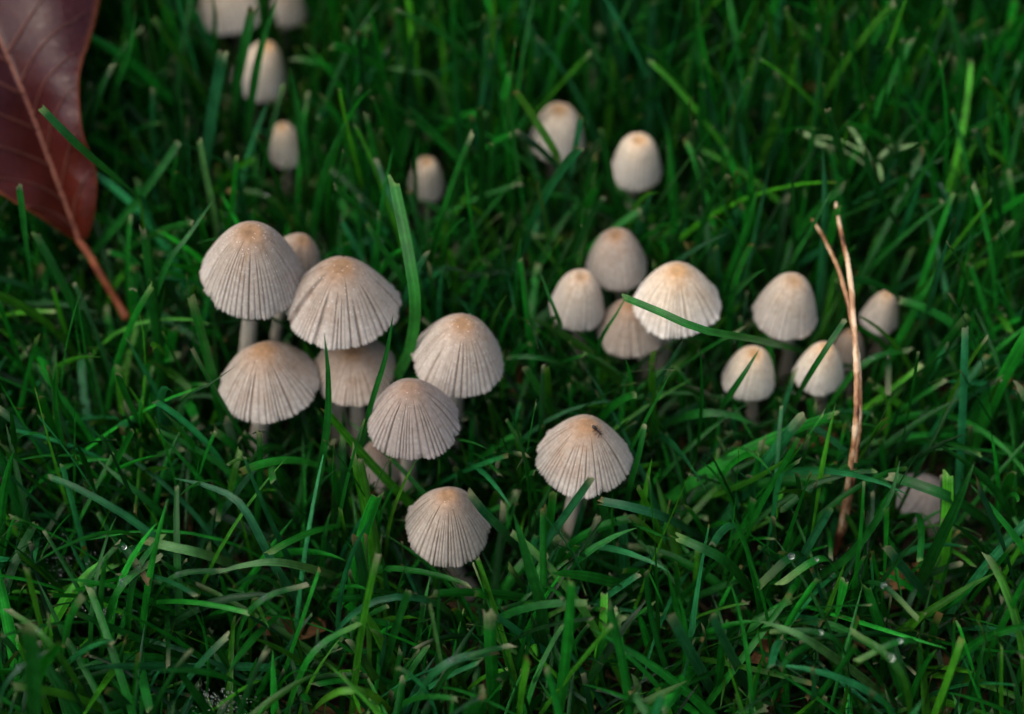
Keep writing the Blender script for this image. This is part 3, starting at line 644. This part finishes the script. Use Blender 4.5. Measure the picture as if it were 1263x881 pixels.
hero('light blade pointing up left between the ochre-crowned cap and the insect cap', [(646, 452), (666, 484), (690, 526), (704, 560)], 11, [28, 22, 10, 0], 'l', True)
hero('thin dark blade above the ochre-crowned cap at its right', [(602, 338), (588, 368), (572, 398)], 11, [30, 22, 12], 'g', True)
hero('blade arching left from the ochre-crowned cap to the right', [(625, 441), (655, 440), (690, 448), (720, 470)], 7, [24, 26, 22, 8], 'g', True)
hero('blade slanting past the tips of the forked pine needles', [(1026, 234), (1002, 280), (976, 325), (965, 350)], 9, [42, 37, 28, 10], 'g', False)
hero('thin upright blade in front of the smallest blurred cream cap', [(516, 165), (512, 205), (514, 250), (516, 290)], 7, [38, 30, 20, 4], 'g', False)
hero('slim blade beside the blurred cap cut off at the top', [(262, -10), (266, 30), (262, 80), (256, 130)], 10, [46, 38, 26, 6], 'g', False)
hero('upright blade rising behind the copper leaf', [(168, 12), (158, 70), (138, 125), (130, 200)], 11, [50, 42, 30, 4], 'g', False)

# ------------------------------------------------------------------ the turf
DEW = [(152, 718, 11, 20, 'largest clear dewdrop in the lower left grass, beside the torn flat blade'), (170, 700, 8, 20, 'small dewdrop just above the largest lower left one'), (153, 675, 7, 20, 'small dewdrop left of the flat torn blade'),
          (49, 780, 10, 24, 'dewdrop at the broad blurred blade, bottom left'), (24, 823, 9, 24, 'dewdrop low in the bottom left corner'), (220, 708, 7, 20, 'dewdrop right of the largest lower left one'),
          (556, 815, 10, 22, 'dewdrop below centre, under the nearest lone cap'), (575, 811, 6, 22, 'tiny dewdrop right beside the drop below centre'), (394, 796, 8, 20, 'dewdrop on the kinked long blade near its foot'),
          (326, 737, 8, 20, 'dewdrop left of the arched blade under the pale flat blade'), (1098, 811, 12, 24, 'largest dewdrop at the lower right'), (1110, 790, 8, 24, 'dewdrop just above the largest lower right drop'),
          (976, 686, 9, 20, 'dewdrop left of the straight blade below the needle tip'), (1090, 722, 8, 20, 'dewdrop below the blunt blade at lower right'), (1007, 690, 6, 20, 'tiny dewdrop right of the straight blade below the needle tip'),
          (1012, 780, 7, 22, 'dewdrop near the foot of the long light blade'), (1160, 228, 7, 24, 'blurred dewdrop at the upper right beside the slanting blade'), (327, 241, 7, 20, 'blurred dewdrop above the half hidden tan cap'),
          (1095, 440, 8, 18, 'dewdrop below the little pale far-right cap'), (1075, 442, 6, 18, 'tiny dewdrop right of the pine needles')]
for si in (6, 8, 9): KEEPOUT.extend([(q_, .9) for q_ in STEMS[si][0][7:16:2]])
KEEPOUT.extend([(P(a, b_, z+5), 1.3) for a, b_, _, z, _ in DEW])
KEEPOUT.extend([(P(a, b_, z), 1.2) for a, b_, z in ((1036, 657, 10), (1040, 635, 14), (1046, 600, 18), (1051, 560, 23), (1056, 520, 28), (1058, 485, 31), (1057, 450, 33), (1055, 415, 34.5), (1053, 380, 36), (1049, 350, 36.5), (1046, 320, 37), (1033, 335, 34), (1024, 310, 33))])
rg = np.random.default_rng(21)
parts = []
# main turf: mown blades, more upright and longer towards the back
def fill(n, Lr, wr, tilt, bend, s_, ac, cutp, dim, back):
    x, y = scatter(n, rg, -140, 140, -80, 160)
    up = np.interp(y, [-60, 10, 60], [1.1, .9, .5]) if back else None
    d = grow(n, x, y, rg, Lr, wr, tilt, bend, s_, ac, cutp, upright=up)
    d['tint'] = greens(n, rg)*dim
    if back:
        hk = np.interp(y, [-60, 0, 60, 120], [.68, .76, 1.0, 1.12]); d['C'] = (d['C']-d['C'][:, :1])*hk[:, None, None]+d['C'][:, :1]
    for shrink in (1, .55, .5):                # a blade that would run into a cap stays shorter
        m = keep_mask(d['C'], .3, True); g = sub(d, m)
        if len(g['C']): parts.append(blades(g['C'], g['side'], g['width'], g['fold'], g['tint'], g['cut'], ac, tipcolours(len(g['C']), rg), rg))
        d = sub(d, ~m)
        if not len(d['C']): break
        d['C'] = (d['C']-d['C'][:, :1])*shrink*.6+d['C'][:, :1]; d['width'] = d['width']*.85
fill(12500, (24, 56), (.55, 1.30), .44, .9, 13, AC5, .58, 1.14, True)
fill(1300, (30, 60), (1.3, 1.8), .36, .8, 13, AC5, .6, 1.15, True)
fill(11000, (10, 26), (.4, 1.0), .75, .9, 9, AC3, .35, .62, False)  # short undergrowth, its tint darkened to paint shade into the gaps between blades
# the lawn going on outside
n = 14000; x, y = scatter(n, rg, -420, 420, -330, 520); m = (np.abs(x) > 142) | (y < -84) | (y > 162); x, y = x[m], y[m]; n = len(x)
d = grow(n, x, y, rg, (22, 44), (1.2, 2.4), .5, .8, 6, AC3, .6)
parts.append(blades(d['C'], d['side'], d['width'], d['fold'], greens(n, rg), d['cut'], AC3, tipcolours(n, rg), rg))
for a_, b_, dp_, z_, _ in DEW:
    q = P(a_, b_, z_+5); an = rg.uniform(0, 6.28); hd = np.array([math.cos(an), math.sin(an), 0]); wd = rg.uniform(.8, 1.3)
    rr_ = .46*dp_*scale_at(q); on = q-np.array([0, 0, rr_*.9])
    C = cr([on-hd*9*rg.uniform(.7, 1.3)-np.array([0, 0, q[2]+.5]), on-hd*4-np.array([0, 0, 6]), on, on+hd*6-np.array([0, 0, .5])], 13)[None]
    T = np.gradient(C, axis=1); T /= np.linalg.norm(T, axis=2, keepdims=True); sd2 = np.cross(T, np.broadcast_to(np.array([0.0, 0, 1]), T.shape)); sd2 /= np.linalg.norm(sd2, axis=2, keepdims=True)+1e-6
    parts.append(blades(C, sd2, np.array([wd]), np.array([.3]), greens(1, rg), np.array([True]), AC5, tipcolours(1, rg), rg))
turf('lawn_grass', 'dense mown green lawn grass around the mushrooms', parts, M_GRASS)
# dead straw between the blades
n = 1000; x, y = scatter(n, rg, -140, 140, -80, 160)
d = grow(n, x, y, rg, (10, 30), (.5, 1.6), 1.35, .2, 6, AC3, .5, z0=.2)
d['C'][:, :, 2] = np.minimum(d['C'][:, :, 2], 2.5)+rg.uniform(0, 3, n)[:, None]
d = sub(d, keep_mask(d['C'], .2, True)); n = len(d['C'])
tc_ = np.array([.075, .045, .018])*np.exp(rg.normal(0, .45, (n, 1)))*(1+rg.normal(0, .08, (n, 3)))
turf('grass_thatch', 'brown dead grass thatch lying under the green blades', [blades(d['C'], d['side'], d['width'], d['fold'], tc_, d['cut'], AC3, tc_, rg, 0)], M_THATCH, cat='thatch')

# ------------------------------------------------------------------ pine needles
def needles():
    f = P(1036, 658, 9.0); o = np.array([f[0], f[1], 0.0])
    root = empty('pine_needle_pair', o)
    A = [P(1036, 657, 10), P(1047, 590, 20), P(1056, 520, 28), P(1057, 450, 33), P(1053, 380, 36), P(1046, 320, 37), P(1037, 268, 36), P(1031, 238, 35)]
    B = [P(1041, 655, 8.5), P(1052, 590, 18.5), P(1060, 520, 26), P(1059, 450, 31.5), P(1047, 382, 34), P(1033, 335, 34), P(1014, 292, 32), P(997, 262, 30)]
    for pts, r in ((A, .40), (B, .34)):
        c = cr(np.array(pts), 60)-o; kk = np.random.default_rng(int(r*100)); c += np.repeat(np.cumsum(kk.normal(0, .11, (15, 3)), 0)-0, 4, 0)*np.linspace(0, 1, 60)[:, None]
        c = cr(c[::3], 60)
        c = cr(c[::2], 120); V, F = tube(c, r*np.interp(np.linspace(0, 1, 120), [0, .05, .7, 1], [.8, 1, .9, .55])*(1+kk.normal(0, .07, 120)+.16*(kk.random(120) < .06)), 10)
        obj('needle', mesh_np('needle', V, F), M_NEEDLE, root)
    c = cr([P(1028, 690, 3)-o, P(1033, 672, 6)-o, P(1037, 655, 10)-o], 12)
    V, F = tube(c, np.interp(np.linspace(0, 1, 12), [0, .5, 1], [.3, .5, .6]), 10); obj('sheath', mesh_np('sheath', V, F), M_SHEATH, root)
    tag(root, 'forked pair of dry brown pine needles standing among the small caps on the right', 'pine needles')
needles()

# ------------------------------------------------------------------ the insect on the cap
def insect():
    c = CAPS[9]; best = None
    d = ray(736, 532); d = d/np.linalg.norm(d)
    R3 = np.array(c['rot'].to_3x3()); 
    for t in np.linspace(200, 320, 6000):
        l = R3.T @ (CAM+d*t-c['q']); rr = math.hypot(l[0], l[1])/c['R']
        if rr < 1 and l[2] <= c['H']*prof(rr, c['e']): best = CAM+d*t; break
    g = l.copy(); slope = c['H']*c['e']*rr**(c['e']-1)/c['R']; nl = np.array([g[0]/(rr*c['R'])*slope, g[1]/(rr*c['R'])*slope, 1]); nl /= np.linalg.norm(nl)
    nrm = R3 @ nl; ax = np.array([.86, -.5, 0]); ax -= nrm*np.dot(ax, nrm); ax /= np.linalg.norm(ax); sd_ = np.cross(nrm, ax)
    root = empty('insect', best)
    def blob(u, r, s=(1.4, .8, .8)):
        V, F = ico(1, 2); V = V*np.array(s)*r; return np.array([v[0]*ax+v[1]*sd_+v[2]*nrm for v in V])+ax*u+nrm*.24, F
    for nm, u, r, s in (('abdomen', -.62, .30, (1.7, .85, .8)), ('thorax', .05, .19, (1.6, .8, .8)), ('head', .52, .18, (1.1, 1, .85))):
        V, F = blob(u, r, s); obj(nm, mesh_np(nm, V, F), M_BUG, root)
    for k, u in enumerate((-.12, .05, .22)):
        for s in (-1, 1):
            pts = np.array([ax*u+nrm*.22, ax*(u+(k-1)*.22)+sd_*s*.33+nrm*.34, ax*(u+(k-1)*.42)+sd_*s*.62+nrm*.02])
            V, F = tube(cr(pts, 6), .035, 6); obj('leg', mesh_np('leg', V, F), M_BUG, root)
    for s in (-1, 1):
        V, F = tube(cr(np.array([ax*.62+nrm*.28, ax*.82+sd_*s*.18+nrm*.38, ax*1.0+sd_*s*.2+nrm*.2]), 6), .025, 6); obj('antenna', mesh_np('antenna', V, F), M_BUG, root)
    tag(root, 'tiny dark insect sitting on the crown of a lone ribbed cap', 'insect')
insect()

# ------------------------------------------------------------------ grass seed head
def seed_head():
    o = P(1075, 240, 0); o[2] = 0
    root = empty('grass_seed_head', o)
    st = cr([o*0+np.array([0, 0, -.5]), P(1078, 225, 18)-o, P(1074, 200, 30)-o, P(1058, 172, 35)-o], 16)
    V, F = tube(st, .28, 6); obj('stalk', mesh_np('stalk', V, F), M_SPIKE, root)
    for (px, py, an, ln) in ((998, 168, 25, 4.2), (1012, 178, 15, 3.6), (1055, 166, 55, 4.2), (1122, 181, -8, 3.4), (1098, 176, 60, 2.6), (1086, 213, 80, 3.4), (1090, 190, -40, 2.2)):
        q = P(px, py, 29)-o; ln *= .85; k = np.argmin(np.linalg.norm(st-q, axis=1))
        V, F = tube(cr([st[max(0, k-2)], (st[max(0, k-2)]+q)/2+np.array([0, 0, 1.0]), q], 8), .13, 5)
        br = obj('branch', mesh_np('branch', V, F), M_SPIKE, root)
        a = math.radians(an); dr = RGT*math.cos(a)-UPV*math.sin(a)
        pts = np.array([q-dr*ln*.5+dr*ln*t for t in np.linspace(0, 1, 12)])
        V, F = tube(pts, (.34)*np.sin(np.linspace(.12, math.pi-.05, 12))**.8, 8); obj('spikelet', mesh_np('spikelet', V, F), M_SPIKE, br)
    tag(root, 'pale blurred grass seed head with whitish spikelets, above the pine needles', 'seed head')
seed_head()

# ------------------------------------------------------------------ dead leaf fragments and straws
def fragment(px, py, z, size, ang, label):
    q = P(px, py, z); r_ = np.random.default_rng(int(px*7+py)); V = []; n = 9; m = 5
    ca, sa = math.cos(math.radians(ang)), math.sin(math.radians(ang))
    for th in (0, -.15):
        for i in range(n):
            t = i/(n-1); wd = size*.22*math.sin(math.pi*(.08+.84*t))**.7*(1+.25*r_.normal()*.5)
            for j in range(m):
                u = j/(m-1)*2-1; a = (t-.5)*size; b_ = wd*u
                V.append((a*ca-b_*sa, a*sa+b_*ca, th+.18*size*(u*u)*.4+.06*size*math.sin(5*t)+r_.normal()*.05))
    idx = np.arange(n*m).reshape(n, m)
    top = np.stack([idx[:-1, :-1], idx[:-1, 1:], idx[1:, 1:], idx[1:, :-1]], -1).reshape(-1, 4)
    bd = np.concatenate([idx[0], idx[1:, -1], idx[-1, ::-1][1:], idx[::-1, 0][1:]]); k = n*m
    o = obj('leaf_fragment', mesh_np('leaf_fragment', np.array(V), np.vstack([top, top[:, ::-1]+k, np.stack([bd[:-1], bd[:-1]+k, bd[1:]+k, bd[1:]], 1)])), M_LITTER, None, q)
    tag(o, label, 'dead leaf', 'dead leaf fragments caught in the grass')
fragment(492, 30, 16, 6, -35, 'blurred orange-brown leaf fragment near the top edge left of centre')
fragment(640, 468, 6, 7, 85, 'upright brown leaf fragment right of the ochre-crowned cap')
fragment(1243, 482, 14, 7, 3, 'yellow-brown dead leaf strip lying at the right edge')
fragment(1150, 250, 12, 5, 20, 'blurred brown leaf fragment below the slanting upper right blade')
fragment(1000, 108, 16, 5, -10, 'small blurred orange leaf fragment at the upper right')
fragment(945, 800, 8, 7, 60, 'brown leaf fragment between torn blades at the bottom')
fragment(360, 775, 7, 9, 5, 'brown strip of dead leaf lying flat left of the arched blade')
fragment(1000, 545, 8, 8, 20, 'brown leaf fragment below the small cream cap left of the needles')
fragment(1110, 715, 8, 8, 30, 'brown leaf fragment below the blunt blade at lower right')
fragment(845, 20, 16, 5, 80, 'blurred brown bit at the top edge right of centre')

# ------------------------------------------------------------------ dew
dewmesh = {}
def dew(px, py, dpx, z, label):
    q = P(px, py, z+5); r = .46*dpx*scale_at(q)
    V, F = ico(1.0, 3); V = V*r; V[:, 2] *= .93
    o = obj('dewdrop', mesh_np('dewdrop', V, F), M_DEW, None, q); tag(o, label, 'dewdrop', 'dewdrops hanging in the grass')
for a in DEW: dew(*a)
def dewweb(px, py, sx, sy, z, n, label):
    r_ = np.random.default_rng(int(px+py)); o = P(px, py, z); L = []
    for _ in range(n):
        q = P(px+r_.normal()*sx, py+r_.normal()*sy, z+r_.normal()*1.5)-o; V, F = ico(abs(r_.normal(.09, .05))+.04, 1); L.append((V+q, F))
    V, F = join(L); tag(obj('dew_beads', mesh_np('dew_beads', V, F), M_DEW, None, o), label, 'dew', kind='stuff')
dewweb(75, 690, 26, 22, 14, 160, 'fine dew beads on a cobweb in the lower left grass')
dewweb(135, 755, 26, 6, 16, 110, 'streak of fine dew beads below the largest lower left drop')
dewweb(275, 866, 18, 10, 16, 150, 'patch of fine dew beads at the bottom edge, left of centre')
dewweb(1030, 715, 22, 26, 12, 120, 'fine dew beads on a cobweb left of the lower right drops')
dewweb(850, 255, 14, 12, 8, 90, 'blurred patch of dew beads behind the large cream cap')
